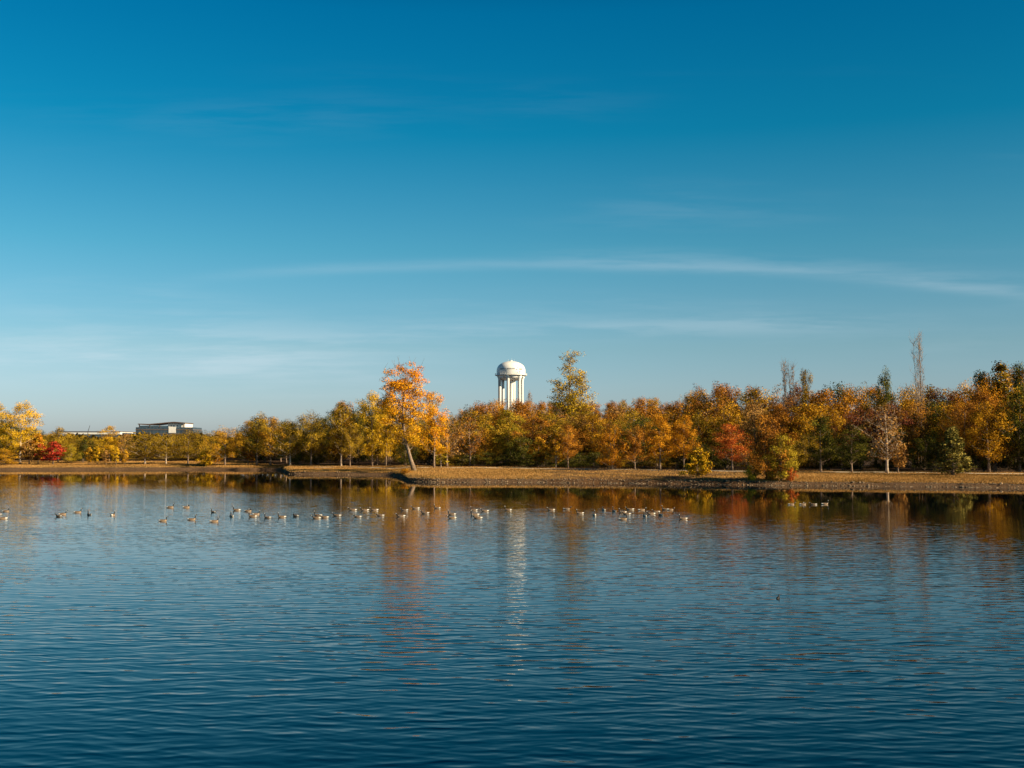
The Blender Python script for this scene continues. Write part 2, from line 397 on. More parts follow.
# ------------------------------------------------------------------ tree generator
def tree_proto(name, seed, H, cb, Rr, style='round', nleaf=3600, leaf=.36, lean=(0, 0), clump=.95, gap=.75, nlimb=22, tr=.016, tintgrad=0., multi=1, twig=0, bend=False, spires=None):
    rg = np.random.default_rng(seed); mb = MB(); tips = []
    def env(u):
        u = min(max(u, 0), 1)
        if style == 'round': return max(.06, 1 - abs(2*u - .85)**2.4 * .9) ** .5
        if style == 'spread': return max(.04, 1 - max(0, (u - .35) / .65) ** 2.2) ** .5 * (.75 + .25 * min(1, u / .3))
        if style == 'cone': return (1 - u) ** .9 * (.9 if u > .06 else .75) + .02
        if style == 'column': return max(.12, (math.sin(math.pi * min(1, u * .9 + .1)) ** .7) * (1.1 - .75 * u))
        if style == 'vase': return max(.1, min(1, .35 + 1.1 * u) * (1 - max(0, (u - .6) / .4) ** 2.5 * .8))
        if style == 'poplar': return .10 + .95 * (1 - u) ** .75 * min(1, .45 + 2.5 * u)
        if style == 'shrub': return max(.04, 1 - u ** 2.4) ** .5
        return 1
    H0, R0 = H, Rr
    for s_ in range(multi):
        if spires: H, Rr = H0 * spires[s_][1], R0 * spires[s_][2]
        off = np.array([0, 0]) if multi == 1 else rg.normal(0, .3, 2)
        if spires: off = np.array([spires[s_][0], spires[s_][3]])
        la = rg.uniform(0, 6.28); ll = (0 if multi == 1 else (.022 if H > 15 else .10)) * H
        pts, rad = [], []
        K = 9
        for k in range(K):
            u = k / (K - 1); z = u * H * .93
            lu = 1 - (1 - u) ** 3 if bend else u
            pts.append((off[0] + lean[0]*lu + math.cos(la)*ll*u + .02*H*math.sin(u*5+seed)*u, off[1] + lean[1]*u + math.sin(la)*ll*u + .02*H*math.cos(u*4+seed)*u, z - (.25 if k == 0 else 0)))
            rad.append(H * tr / math.sqrt(multi) * (1 - u) ** .8 + .02 + (.5 * tr * H / multi if k == 0 else 0))
        mb.tube(pts, rad, 7)
        def at(u):
            q = u * (K - 1); i = min(int(q), K - 2); f = q - i
            return np.array(pts[i]) * (1 - f) + np.array(pts[i+1]) * f
        ga = rg.uniform(0, 6.28)
        for i in range(nlimb // multi):
            uu = (i + .5) / (nlimb // multi)
            zc = cb + (H - cb) * (uu ** .9)                     # envelope height aimed for
            ga += 2.4 + rg.normal(0, .25)
            rr = Rr * env((zc - cb) / (H - cb)) * rg.uniform(.45, 1.18)
            drop = {'cone': -.05, 'column': .5, 'poplar': .9, 'vase': .55, 'shrub': .35}.get(style, .33)
            zs = max(cb * .75, zc - rr * drop - .06 * H) if style != 'shrub' else max(.05 * H, zc - .4 * H)
            p0 = at(min(.97, zs / (H * .93)))
            end = at(min(1, zc / H)) * np.array([1, 1, 0]) + np.array([math.cos(ga) * rr, math.sin(ga) * rr, zc])
            mid = (p0 + end) / 2 + np.array([0, 0, -.04 * rr]) + rg.normal(0, .05 * rr, 3)
            lr = max(.025, .30 * H * tr * (1 - .6 * uu))
            mb.tube([p0, mid, end], [lr, lr * .6, .02], 4, cap=False)
            for j in range(3 + (2 if rr > 3 else 0)):
                f = rg.uniform(.35, 1.); base = p0 * (1-f)**2 + 2 * mid * f * (1-f) + end * f*f
                dirv = rg.normal(0, 1, 3); dirv[2] = abs(dirv[2]) * .8 + .2
                dirv /= np.linalg.norm(dirv)
                e2 = base + dirv * rg.uniform(.10, .24) * (H - cb + Rr) * .5 * (.5 if style in ('cone', 'column') else 1)
                mb.tube([base, e2], [lr * .35 + .012, .012], 3, cap=False)
                tips.append((e2, rg.random())); 
                if rg.random() < .6: tips.append(((base + e2) / 2, rg.random()))
                if style in ('vase',) or twig:
                    for q in range(twig or 2):
                        d3 = rg.normal(0, .5, 3); d3[2] = abs(d3[2]) + .5; e3 = e2 + d3 * rg.uniform(.03, .07) * H
                        mb.tube([e2, e3], [.022, .010], 3, cap=False)
            tips.append((end, rg.random()))
    H, Rr = H0, R0
    tips = [q for q in tips if rg.random() < gap]
    tc_ = np.array([q[0] for q in tips]); tt = np.array([q[1] for q in tips])
    cr = clump * Rr * .27
    ci = rg.integers(0, len(tips), nleaf)
    off = rg.normal(0, 1, (nleaf, 3)); off *= (rg.uniform(.35, 1, nleaf) ** .5 / np.maximum(np.linalg.norm(off, axis=1), .1))[:, None]
    off *= cr * rg.uniform(.6, 1.25, (nleaf, 1)); off[:, 2] *= .72
    c = tc_[ci] + off
    c[:, 2] = np.maximum(c[:, 2], .12)
    cen = np.array([lean[0]*.6, lean[1]*.6, (cb + H) * .5]); nrm_ = rg.normal(0, .62, (nleaf, 3)) + off / cr * .8 + (c - cen) / np.array([Rr, Rr, (H - cb) * .5]) * .8 + np.array([0, 0, .15]); nrm_ /= np.linalg.norm(nrm_, axis=1)[:, None]
    a = np.cross(nrm_, rg.normal(0, 1, (nleaf, 3))); a /= np.linalg.norm(a, axis=1)[:, None]; bb = np.cross(nrm_, a)
    sz = leaf * rg.uniform(.55, 1.25, (nleaf, 1)) * .5
    quad = np.stack([c + a*sz*1.25, c + bb*sz*.8 + nrm_*sz*.2, c - a*sz*1.1, c - bb*sz*.8 - nrm_*sz*.15], 1).reshape(-1, 3)
    fc = np.arange(nleaf * 4).reshape(nleaf, 4)
    tint = .5 + (tt[ci] - .5) * .8 + rg.normal(0, .13, nleaf)
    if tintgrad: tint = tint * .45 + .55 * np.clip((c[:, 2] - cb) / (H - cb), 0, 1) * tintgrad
    leaves = np_mesh(name + '_leaves', quad, fc, [LM['olive']], attr=np.clip(tint, 0, 1))
    trunk = mb.mesh(name + '_trunk', [bark], True)
    rad_ = np.hypot(c[:, 0] - lean[0]*.5, c[:, 1] - lean[1]*.5)
    return dict(H=float(np.percentile(c[:, 2], 99.7)), R=float(np.percentile(rad_, 93)), trunk=trunk, leaves=leaves)

PR = {}
def P_(k, *a, **kw): PR[k] = tree_proto(k, *a, **kw)
for i in range(6): P_('round%d' % i, 100+i, 14, 3.2, 4.6, 'round', 10500, .22, gap=.8, nlimb=26)
for i in range(3): P_('low%d' % i, 200+i, 11, .9, 4.6, 'shrub', 10000, .22, gap=.85, nlimb=26, multi=2)
for i in range(3): P_('spread%d' % i, 300+i, 13, 3.6, 7.2, 'spread', 13500, .22, gap=.72, nlimb=34, tr=.021, clump=.75)
for i in range(2): P_('column%d' % i, 400+i, 18, 4., 2.7, 'column', 3600, .32, gap=.85, nlimb=30, clump=1.1)
for i in range(2): P_('airy%d' % i, 500+i, 14, 3.4, 4.6, 'vase', 1900, .30, gap=.75, nlimb=30, twig=3)
P_('small0', 600, 6.5, 1.5, 2.2, 'round', 2200, .28, nlimb=18, gap=.95); P_('small1', 601, 6.5, 1.3, 2.0, 'round', 2000, .28, nlimb=18, gap=.95)
for i in range(2): P_('shrub%d' % i, 700+i, 4.5, .2, 2.6, 'shrub', 3600, .24, gap=.95, nlimb=24, multi=3)
P_('spruce', 800, 8.6, .5, 2.6, 'cone', 5200, .26, gap=.95, nlimb=70, clump=.55)
P_('bare', 900, 22, 5., 2.3, 'column', 150, .22, gap=.5, nlimb=60, twig=4, tr=.008, multi=4)
P_('bare1', 901, 20, 6., 1.7, 'column', 320, .22, gap=.6, nlimb=40, twig=3, tr=.009, multi=3)
P_('poplar', 912, 27, 5., 5.2, 'poplar', 19000, .24, gap=.85, nlimb=110, clump=.66, tr=.012, multi=4, spires=[(.2, 1., .50, 0), (-2.3, .80, .42, .5), (2.4, .72, .48, -.6), (.2, .60, .8, .4)])
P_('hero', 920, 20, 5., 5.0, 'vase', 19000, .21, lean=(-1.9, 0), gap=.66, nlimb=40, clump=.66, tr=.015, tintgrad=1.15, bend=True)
P_('openyellow', 930, 20, 2.5, 6.2, 'round', 17000, .24, gap=.72, nlimb=34, clump=.72, tr=.015)

def place_tree(proto, x, y, top_z, width, pal, name, label, group=None, rz=None, barkm=None, crown='crown', z=None):
    p = PR[proto]; g = gz(x, y) - .05 if z is None else z
    H = max(top_z - g, 1.); s = H / p['H'] / 1.0
    rx = width / 2 / p['R']
    e = empty(name, (x, y, g), label, 'bush' if 'shrub' in name or 'bush' in name else 'tree', group)
    e.rotation_euler = (0, 0, random.uniform(0, 6.28) if rz is None else rz)
    e.scale = (rx, rx, s)
    tk = link('trunk', p['trunk'], e); cr = link(crown, p['leaves'], e)
    cr.material_slots[0].link = 'OBJECT'; cr.material_slots[0].material = LM[pal]
    if barkm: tk.material_slots[0].link = 'OBJECT'; tk.material_slots[0].material = barkm
    return e

# ------------------------------------------------------------------ landmark trees (each singled out)
FEAT = []  # (px, name) used to describe the woodland behind them
def ft(proto, px, base, top, wpx, pal, label, name='autumn_tree', short=None, rz=None, barkm=None, dy=0, group=None, cx=None):
    x, y, z = ground_hit(px, base)
    if dy: y += dy; x = x_at(px, y)
    place_tree(proto, x, y, z_at(top, y), wpx * y / F, pal, name, label, group, rz, barkm)
    if short: FEAT.append((px, short, y))
# far left shore
ft('openyellow', 20, 464, 402, 40, 'heroyellow', 'tall open yellow tree at the left end of the far shore', short='tall yellow tree at the left edge', barkm=palebark)
ft('openyellow', -6, 464, 404, 36, 'heroyellow', 'yellow tree cut by the left edge of the view', rz=2)
ft('low1', 4, 465.2, 449, 26, 'amber', 'low orange brown bush under the yellow trees at the left edge', name='round_bush')
ft('small0', 29, 464.6, 440, 18, 'buff', 'pinkish brown small tree beside the red maple, left of a gold one')
ft('small1', 38, 464.4, 434, 17, 'orange', 'small golden orange tree touching the red maple on its left')
ft('small0', 53, 464.8, 441.5, 24, 'red', 'bright red maple on the far left shore', short='bright red maple', rz=1)
ft('round2', 58, 462.6, 427, 27, 'olive', 'round olive gold tree rising behind the bright red maple')
ft('low2', 70, 463.2, 443, 20, 'lime', 'yellow green tree just right of the bright red maple')
ft('low0', 83, 462.6, 439, 24, 'green', 'dark green rounded tree between the red maple and the small gold trees')
for i, (px, tp, wd, lb) in enumerate([(89, 447, 10, 'first small gold tree of the lawn row, next to the dark green tree'),
        (97, 446.5, 10, 'second small gold tree of the lawn row, pointed top'), (106, 450, 9, 'lowest and palest small gold tree in the middle of the lawn row'),
        (116, 447, 11, 'brightest small gold tree of the lawn row, second from its right end'), (125, 449.5, 8, 'narrow amber tree ending the small gold row on the right')]):
    ft('small%d' % (i % 2), px, 465.2, tp, wd, ['amber', 'gold', 'buff', 'gold', 'amber'][i], lb, short='row of small gold trees' if i == 2 else None, group='small gold trees in a row on the far left lawn')
ft('round4', 109, 461.6, 426, 22, 'gold', 'tall yellow topped tree in front of the long white roof')
ft('airy0', 124, 461.8, 433, 20, 'buff', 'thin grey brown tree right of the long white roof')
ft('spread0', 145, 464.4, 433, 44, 'olive', 'wide olive tree with pale trunk below the office building', short='wide olive tree below the offices', barkm=palebark)
ft('spread1', 166, 464.2, 434, 34, 'olive', 'spreading olive tree with whitish trunk under the right half of the office building', barkm=palebark)
ft('spread2', 188, 464, 429, 40, 'olive', 'olive brown tree at the right end of the office building', short='olive tree at the office building end')
ft('shrub0', 206, 466, 451.5, 17, 'gold', 'bright yellow bush on the shore right of the office building', name='round_bush', short='bright yellow bush', rz=1)
ft('small1', 217, 464, 455, 9, 'orange', 'little orange bush beside the bright yellow bush', name='round_bush')
ft('spread1', 225, 465.4, 427, 42, 'amber', 'amber brown tree with forked trunk right of the bright yellow bush', short='amber forked tree', rz=2.2)
ft('small0', 248, 465, 440, 16, 'orange', 'small orange tree tucked under the olive trees left of the open lawn')
ft('round1', 257, 465.4, 413, 34, 'olive', 'tall olive gold tree with dark trunk at the left of the open lawn', short='tall olive gold tree')
ft('round3', 270.5, 465.4, 417, 30, 'amber', 'olive amber tree with dark trunk on the open lawn', rz=.7)
ft('spread0', 290, 466, 420, 40, 'olive', 'spreading tree with bright pale trunk on the left of the point', short='pale trunked tree', barkm=palebark, rz=3)
ft('spread2', 311, 466, 412, 44, 'olive', 'olive tree with slim trunk over the deep shade on the point', short='dark olive tree on the point', rz=1)
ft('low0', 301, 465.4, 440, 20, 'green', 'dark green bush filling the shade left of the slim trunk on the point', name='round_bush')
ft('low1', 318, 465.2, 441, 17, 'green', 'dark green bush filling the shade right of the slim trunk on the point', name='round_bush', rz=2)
ft('round0', 341, 466.2, 402, 34, 'olive', 'tree with twin pale trunks and orange topped crown on the point', short='twin trunked tree', barkm=palebark)
ft('round5', 341, 465.4, 402, 22, 'orange', 'orange crowned tree right behind the twin trunked tree')
ft('spread1', 350, 466.4, 424, 26, 'olive', 'brownish tree with straight lit trunk beside the twin trunked tree', rz=4)
ft('openyellow', 372, 466.2, 392, 38, 'heroyellow', 'bright yellow drooping tree left of the leaning orange cottonwood', short='bright yellow drooping tree', rz=4.2)
ft('round2', 386, 466, 400, 26, 'gold', 'gold tree between the yellow drooping tree and the leaning cottonwood', rz=1.9)
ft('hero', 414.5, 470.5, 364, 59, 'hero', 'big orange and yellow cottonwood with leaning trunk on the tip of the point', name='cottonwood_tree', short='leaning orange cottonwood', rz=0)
ft('round3', 434, 468, 392, 32, 'hero', 'round orange tree just right of the leaning cottonwood crown', rz=2.8)
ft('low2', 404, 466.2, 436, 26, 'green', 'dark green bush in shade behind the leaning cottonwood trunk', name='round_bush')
ft('airy1', 447, 467, 417, 36, 'buff', 'pale brown feathery tree right of the leaning cottonwood', short='pale brown feathery tree')
ft('small1', 441, 467.4, 446, 15, 'lime', 'small yellow green tree on a thin pale trunk right of the cottonwood', barkm=palebark)
ft('airy0', 470, 466.6, 415, 34, 'rust', 'rust brown tree left of the water tower in front of the hill', short='rust brown tree', rz=2)
ft('low0', 486, 466.2, 428, 30, 'amber', 'amber brown tree with crown to the ground left of the tower')
ft('round4', 508, 466, 410, 34, 'lime', 'yellow green tree directly below the water tower', short='yellow green tree below the tower')
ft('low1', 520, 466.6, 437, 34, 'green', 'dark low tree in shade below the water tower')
ft('small0', 538, 467.6, 437, 20, 'amber', 'amber small tree standing out right of the tower on the lawn edge', rz=5)
ft('poplar', 570, 464.5, 353, 41, 'poplar', 'tall columnar poplar rising right of the water tower', name='poplar_tree', short='tall poplar', dy=35)
ft('small1', 556, 468, 432, 18, 'amber', 'slim amber tree on a thin pale trunk in front of the poplar', barkm=palebark)
ft('round0', 568, 468, 424, 26, 'rust', 'rusty tree with dark slender trunk in front of the poplar', rz=3)
ft('low2', 610, 469.6, 424, 34, 'orange', 'bright orange tree with leaves down to the path, right of the poplar', short='bright orange tree by the path', rz=1)
ft('round5', 593, 466.6, 415, 30, 'amber', 'amber tree standing between the poplar and the bright orange tree')
ft('round1', 635, 469.8, 426, 26, 'rust', 'rust coloured tree with thin trunk right of the bright orange tree')
ft('round2', 660, 469.8, 414, 34, 'orange', 'soft orange round tree left of the yellow lakeside bush', short='soft orange round tree')
ft('round4', 684, 469.6, 415, 30, 'orange', 'orange gold tree above the yellow lakeside bush', rz=.3)
ft('shrub1', 698, 477, 447, 29, 'gold', 'golden yellow bush at the water edge left of the scarlet maple', name='round_bush', short='golden lakeside bush')
ft('round3', 732, 470.4, 424, 36, 'scarlet', 'scarlet orange maple in the middle of the dark woodland edge', short='scarlet maple', rz=1)
ft('low0', 766, 480, 415, 50, 'rust', 'big brown bushy tree overhanging the water right of the scarlet maple', short='brown lakeside bush', dy=0)
ft('low1', 782, 481, 434, 33, 'lime', 'yellow green bush on the right flank of the brown lakeside tree', name='round_bush')
ft('shrub1', 752, 480.5, 457, 17, 'lime', 'low yellow green bush at the water line left of the brown lakeside tree', name='round_bush', rz=2)
ft('shrub0', 790, 481.5, 467, 13, 'scarlet', 'small dark red bush at the water line', name='round_bush', rz=3)
ft('shrub1', 770, 481, 467, 14, 'rust', 'low reddish bush under the brown lakeside tree', name='round_bush', rz=3)
ft('round5', 821, 472, 416, 34, 'green', 'dark green tree with thin trunk on the lawn right of the lakeside bush', short='dark green lawn tree', rz=1)
ft('round0', 852, 472.6, 424, 34, 'green', 'dark green low limbed tree left of the nearly bare lawn tree', rz=2)
ft('airy1', 887, 473.6, 405, 46, 'buff', 'half bare tan tree with pale straight trunk on the lawn', short='half bare tan tree', barkm=palebark, rz=4)
ft('small0', 898, 473, 440, 22, 'buff', 'small half bare tree behind the right side of the tan lawn tree')
ft('spruce', 953, 475.5, 427, 31, 'spruce', 'single cone shaped spruce at the front of the right lawn', name='spruce_tree', short='spruce', rz=0)
ft('round2', 989, 472.6, 402, 46, 'amber', 'dark gold tree with thin trunk right of the spruce', short='dark gold tree right of the spruce', rz=5)
ft('round1', 1020, 472.6, 385, 44, 'green', 'dark tree at the right edge of the lawn')
ft('spread2', 965, 471.5, 399, 54, 'rust', 'broad rusty tree crowning over the spruce', rz=2)
# bare and tall ones standing out of the skyline
ft('bare1', 784, 468, 363, 12, 'buff', 'thin bare pole like tree, left of two above the brown lakeside tree', name='bare_tree', dy=14)
ft('bare1', 795, 468, 366, 14, 'buff', 'thin bare pole like tree, right of two above the brown lakeside tree', name='bare_tree', dy=14, rz=2)
ft('round3', 807, 468, 370, 20, 'olive', 'narrow olive tree top right of the two bare poles', dy=20)
ft('bare', 919, 469, 337, 17, 'buff', 'tallest bare tree reaching high above the right woodland', name='bare_tree', short='tallest bare tree', dy=8, rz=1)
ft('round1', 884, 469, 369, 26, 'green', 'dark green tree top left of the tallest bare tree', dy=18)
ft('airy0', 529, 466, 391, 10, 'buff', 'small thin bare tree beside the foot of the water tower', name='bare_tree', dy=170)
ft('round3', 985, 469, 372, 40, 'green', 'dark green crown high behind the spruce', dy=16, rz=3)
ft('column0', 1003, 469, 362, 26, 'olive', 'tall olive tree near the right edge of the woodland', dy=14, rz=3)
ft('round5', 1022, 469, 364, 36, 'green', 'tall dark crown at the right edge of the woodland', dy=20)

# ------------------------------------------------------------------ woodland behind, tree by tree
SK = [(-60, 420), (0, 412), (30, 425), (45, 430), (60, 428), (75, 436), (100, 439), (130, 438), (175, 437), (190, 431), (225, 428), (245, 420), (262, 415), (280, 421),
      (290, 420), (305, 415), (325, 416), (335, 405), (355, 404), (370, 398), (400, 410), (430, 412), (452, 414), (470, 406), (485, 402), (500, 400), (510, 401), (540, 402), (600, 403), (620, 400),
      (640, 397), (650, 397), (665, 403), (680, 400), (695, 388), (710, 384), (725, 384), (740, 388), (755, 386), (770, 385), (800, 382), (820, 383), (840, 379),
      (860, 382), (870, 388), (895, 380), (905, 382), (925, 386), (940, 382), (955, 384), (970, 378), (985, 370), (1000, 366), (1024, 363), (1100, 360), (1300, 350)]
SX = [p[0] for p in SK]; SY = [p[1] for p in SK]
PN = {'gold': 'golden', 'orange': 'orange', 'rust': 'rust brown', 'olive': 'olive', 'green': 'dark green', 'buff': 'pale brown', 'amber': 'amber', 'lime': 'yellow green', 'maroon': 'dark maroon'}
used = {}
def wood(px, Y, top, wm, pal, proto, rowname):
    x = x_at(px, Y)
    tz = z_at(top, Y)
    near = sorted(((abs(px - f[0]), f) for f in FEAT))[:1][0][1]
    side = 'straight behind' if abs(px - near[0]) < 7 else ('behind right of' if px > near[0] else 'behind left of')
    if px > 1030: lab = '%s woodland tree, %s, beyond the right edge of the lawn' % (PN[pal], rowname)
    elif px < -5: lab = '%s woodland tree, %s, beyond the left edge of the far shore' % (PN[pal], rowname)
    else: lab = '%s %s tree %s the %s' % (PN[pal], rowname, side, near[1])
    place_tree(proto, x, Y, tz, wm, pal, 'woodland_tree', lab, 'woodland trees behind the shore')
def pick(px, rnd):
    if px < 240: return rnd.choice(['olive', 'olive', 'amber', 'olive', 'green'])
    if px < 440: return rnd.choice(['olive', 'olive', 'amber', 'green', 'green'])
    if px < 560: return rnd.choice(['rust', 'orange', 'amber', 'olive', 'olive'])
    if px < 760: return rnd.choice(['rust', 'rust', 'amber', 'amber', 'buff', 'olive', 'orange', 'green'])
    return rnd.choice(['rust', 'orange', 'amber', 'olive', 'orange', 'green', 'amber', 'maroon', 'rust', 'amber'])
rnd = random.Random(11)
kinds = ['round0', 'round1', 'round2', 'round3', 'round4', 'round5', 'low0', 'low1', 'low2']  # round and low crowned
# rows: (px0, px1, count, depth, top factor, name)
def sky_at(px): return float(np.interp(px, SX, SY))
def row(px0, px1, n, Yf, drop, rowname, lowp=.3, pals=None):
    for i in range(n):
        px = px0 + (px1 - px0) * (i + .5) / n + rnd.uniform(-.3, .3) * (px1 - px0) / n
        Y = Yf(px) + rnd.uniform(-4, 4)
        top = sky_at(px) + drop + rnd.uniform(-2, 2.5 + drop * .35)
        if rowname == 'rear row' and 445 < px < 700: top += 6
        if rowname in ('hillside', 'hilltop'): top = sky_at(px) + rnd.uniform(-.8, 1.2)
        top = min(top, 452)
        wm = abs(px1 - px0) / n * Y / F * rnd.uniform(1.5, 2.1)
        g = gz(x_at(px, Y), Y); H = z_at(top, Y) - g
        kind = rnd.choice(kinds[6:]) if rnd.random() < lowp else rnd.choice(kinds[:6] + ['airy0', 'spread0', 'spread1'])
        wood(px, Y, top, min(wm, 13), rnd.choice(pals) if pals else pick(px, rnd), kind, rowname)
edge = lambda px: float(np.interp(px, [-60, 240, 300, 400, 440, 530, 700, 1024, 1200], [366, 366, 312, 296, 282, 264, 240, 213, 204]))
row(-50, 440, 27, lambda p: edge(p) + 12, 14, 'front row', .8)
row(-50, 440, 20, lambda p: edge(p) + 32, 6, 'middle row', .5)
row(-50, 440, 22, lambda p: edge(p) + 60, 1, 'rear row', .8)
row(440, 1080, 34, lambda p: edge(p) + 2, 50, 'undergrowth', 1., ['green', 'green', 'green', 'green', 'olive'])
row(440, 1080, 24, lambda p: edge(p) + 16, 18, 'front row', .15)
row(440, 1080, 21, lambda p: edge(p) + 36, 8, 'middle row', .2)
row(440, 1080, 24, lambda p: edge(p) + 60, 2, 'rear row', .3)
row(440, 760, 20, lambda p: edge(p) + 130, 1, 'hillside', 1., ['rust', 'rust', 'orange', 'amber', 'rust', 'olive'])
row(446, 700, 23, lambda p: edge(p) + 230, 0, 'hilltop', 1., ['rust', 'rust', 'orange', 'rust', 'amber'])
# trees on the shore just beyond the right edge: their long shadows reach the lawn
for px, Y in [(1190, 186), (1340, 158)]:
    wood(px, Y, 385, 9, rnd.choice(['rust', 'olive', 'green']), rnd.choice(kinds[:6]), 'front row')

# low branch pile at the tip of the point
x, y, z = ground_hit(405, 474.3)
place_tree('shrub0', x, y, z + 1.1, 2.4, 'orange', 'round_bush', 'tiny orange leafed bush hanging over the water at the tip of the point')

# dry grass standing on the lawn
LM['straw'] = leafmat('grass_blades', [(.13,.075,.022), (.37,.20,.062), (.54,.30,.10)])
rg = np.random.default_rng(8)
ppx = rg.uniform(-60, 1100, 330000); nb = len(ppx)
pD = np.interp(ppx, DX, DY); pE = np.interp(ppx, edge_px, edge_y)
py_ = pD + 2.2 + (pE + 1 - pD - 2.2) * rg.uniform(0, 1, nb) ** 1.3; pxx = (ppx - 512) / F * py_
si = inland(pxx, py_); keep = (si > 1.6)
for q in range(0, nb, 20000):
    dd = (pxx[q:q+20000, None] - PATH[None, ::2, 0])**2 + (py_[q:q+20000, None] - PATH[None, ::2, 1])**2
    keep[q:q+20000] &= dd.min(1) > 1.8**2
shade_px = sstep(520, 560, ppx) * (1 - sstep(735, 765, ppx)); keep &= rg.uniform(0, 1, nb) > shade_px * (.78 + .3 * wob(pxx, py_, 4.))  # grass thinned where the painted shade darkens the ground
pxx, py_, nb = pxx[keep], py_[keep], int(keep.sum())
hz = hgt(pxx, py_); hh = rg.uniform(.06, .20, nb) * (1.3 + .5 * wob(pxx, py_, 5.)); aa = rg.uniform(0, 6.283, nb); ww = rg.uniform(.03, .07, nb)
dx, dy_ = np.cos(aa) * ww, np.sin(aa) * ww; lx, ly = rg.normal(0, .05, nb), rg.normal(0, .05, nb)
tri = np.stack([np.stack([pxx - dx, py_ - dy_, hz - .01], 1), np.stack([pxx + dx, py_ + dy_, hz - .01], 1), np.stack([pxx + lx, py_ + ly, hz + hh], 1)], 1).reshape(-1, 3)
prop(link('dry_grass', np_mesh('dry_grass', tri, np.arange(nb*3).reshape(nb, 3), [LM['straw']], attr=np.clip(.5 + .3*wob(pxx, py_, 13.) + rg.normal(0, .2, nb), 0, 1))),
     'straw coloured autumn grass covering the lawn along the far shore', 'grass', kind='stuff')

# far-off wood behind the left shore, one mass
rg = np.random.default_rng(77); nl = 26000
wx = rg.uniform(-360, -20, nl); wy = 470 + rg.uniform(0, 110, nl)
base = hgt(wx, wy); topz = 7.5 + 2.0 * wob(wx, wy * .6, 17.) + 1.1 * wob(wx, wy, 5.)
wz = base + topz * rg.uniform(0, 1, nl) ** .6
c = np.stack([wx, wy, wz], 1); nn_ = rg.normal(0, 1, (nl, 3)); nn_ /= np.linalg.norm(nn_, axis=1)[:, None]
a = np.cross(nn_, rg.normal(0, 1, (nl, 3))); a /= np.linalg.norm(a, axis=1)[:, None]; bb = np.cross(nn_, a); sz = rg.uniform(.4, 1., (nl, 1))
quad = np.stack([c + a*sz, c + bb*sz*.8, c - a*sz, c - bb*sz*.8], 1).reshape(-1, 3)
prop(link('distant_woods', np_mesh('distant_woods', quad, np.arange(nl*4).reshape(nl, 4), [LM['olive']], attr=np.clip(.3 + .25*wob(wx, wy, 9.) + rg.normal(0, .15, nl), 0, 1))),
     'low olive brown woods closing the view behind the far left trees', 'woods', kind='stuff')

# ------------------------------------------------------------------ water tower
TY = 760.; tx = x_at(511, TY); k = TY / F
g0 = gz(tx, TY)
white = mottled('white_paint', (.74, .72, .68), (.82, .80, .77), .12, .45, .4)
dark, _, _ = mat('dark_paint', (.06, .06, .07), .6)
stain, _, _ = mat('grey_marking', (.14, .14, .15), .6)
tw = empty('water_tower', (tx, TY, g0), 'white elevated water tower with round tank standing on the wooded hill', 'water tower', rz=R(9))
Rt = 14.4 * k
zt = lambda py: z_at(py, TY) - g0
zb = zt(380.5); ztp = zt(361.2); zm = zt(371)
prof = [(Rt*.16, zb-.2), (Rt*.55, zb+.1), (Rt*.80, zb+1.1), (Rt*.93, zb+2.6), (Rt*.99, zb+4.4), (Rt, zm), *[(Rt * (1 - q**2.3) ** .5, zm + (ztp - zm) * q) for q in (.15, .3, .45, .58, .7, .8, .88, .94, .98, .996)], (.01, ztp)]
mb = MB(); mb.lathe(prof, 64); link('tank', mb.mesh('tank', [white], True), tw)
mb = MB(); zc = zt(375.6)
ro, ri = Rt + 1.15, Rt - .1
mb.lathe([(ri, zc), (ro, zc), (ro, zc + .35), (ri, zc + .35)], 64)
cw = link('catwalk', mb.mesh('catwalk', [white]), tw)
mb = MB()
for q in range(36):
    a = 2*math.pi*q/36; mb.tube([(ro*.99*math.cos(a), ro*.99*math.sin(a), zc+.3), (ro*.99*math.cos(a), ro*.99*math.sin(a), zc+1.5)], [.06, .06], 4)
for zz in (zc + .9, zc + 1.5):
    mb.tube([(ro*.99*math.cos(2*math.pi*q/48), ro*.99*math.sin(2*math.pi*q/48), zz) for q in range(49)], [.06]*49, 4, cap=False)
link('railing', mb.mesh('railing', [white]), cw)
for q in range(6):
    a = R(6 + 60*q); c, s = math.cos(a), math.sin(a); rl = Rt * .80
    mb = MB(); mb.tube([(rl*c, rl*s, -3), (rl*c, rl*s, zb - 1), (rl*c*1.02, rl*s*1.02, zb + 1.6), (rl*c*1.10, rl*s*1.10, zc)], [1.0, 1.0, 1.25, 1.5], 14)
    link('leg', mb.mesh('leg', [white], True), tw)
mb = MB(); mb.lathe([(2.6, -3), (1.75, 4), (1.7, zb - 3), (3.0, zb + .3)], 24); link('riser_pipe', mb.mesh('riser', [white], True), tw)
for q in range(6):  # scalloped skirt between the legs
    a0 = R(6 + 60*q + 7); mb = MB(); vs = []; fs = []; n = 10
    for i in range(n + 1):
        a = a0 + R(46) * i / n; h = .35 + 1.35 * math.sin(math.pi * i / n)
        for rr_, zz in ((Rt*.955, zc - .1), (Rt*.93, zc - .1 - h), (Rt*.90, zc - .1 - h), (Rt*.925, zc - .1)): vs.append((rr_*math.cos(a), rr_*math.sin(a), zz))
    for i in range(n):
        for j in range(4): fs.append((i*4+j, i*4+(j+1)%4, i*4+4+(j+1)%4, i*4+4+j))
    mb.add(vs, fs); link('skirt_plate', mb.mesh('skirt', [white]), tw)
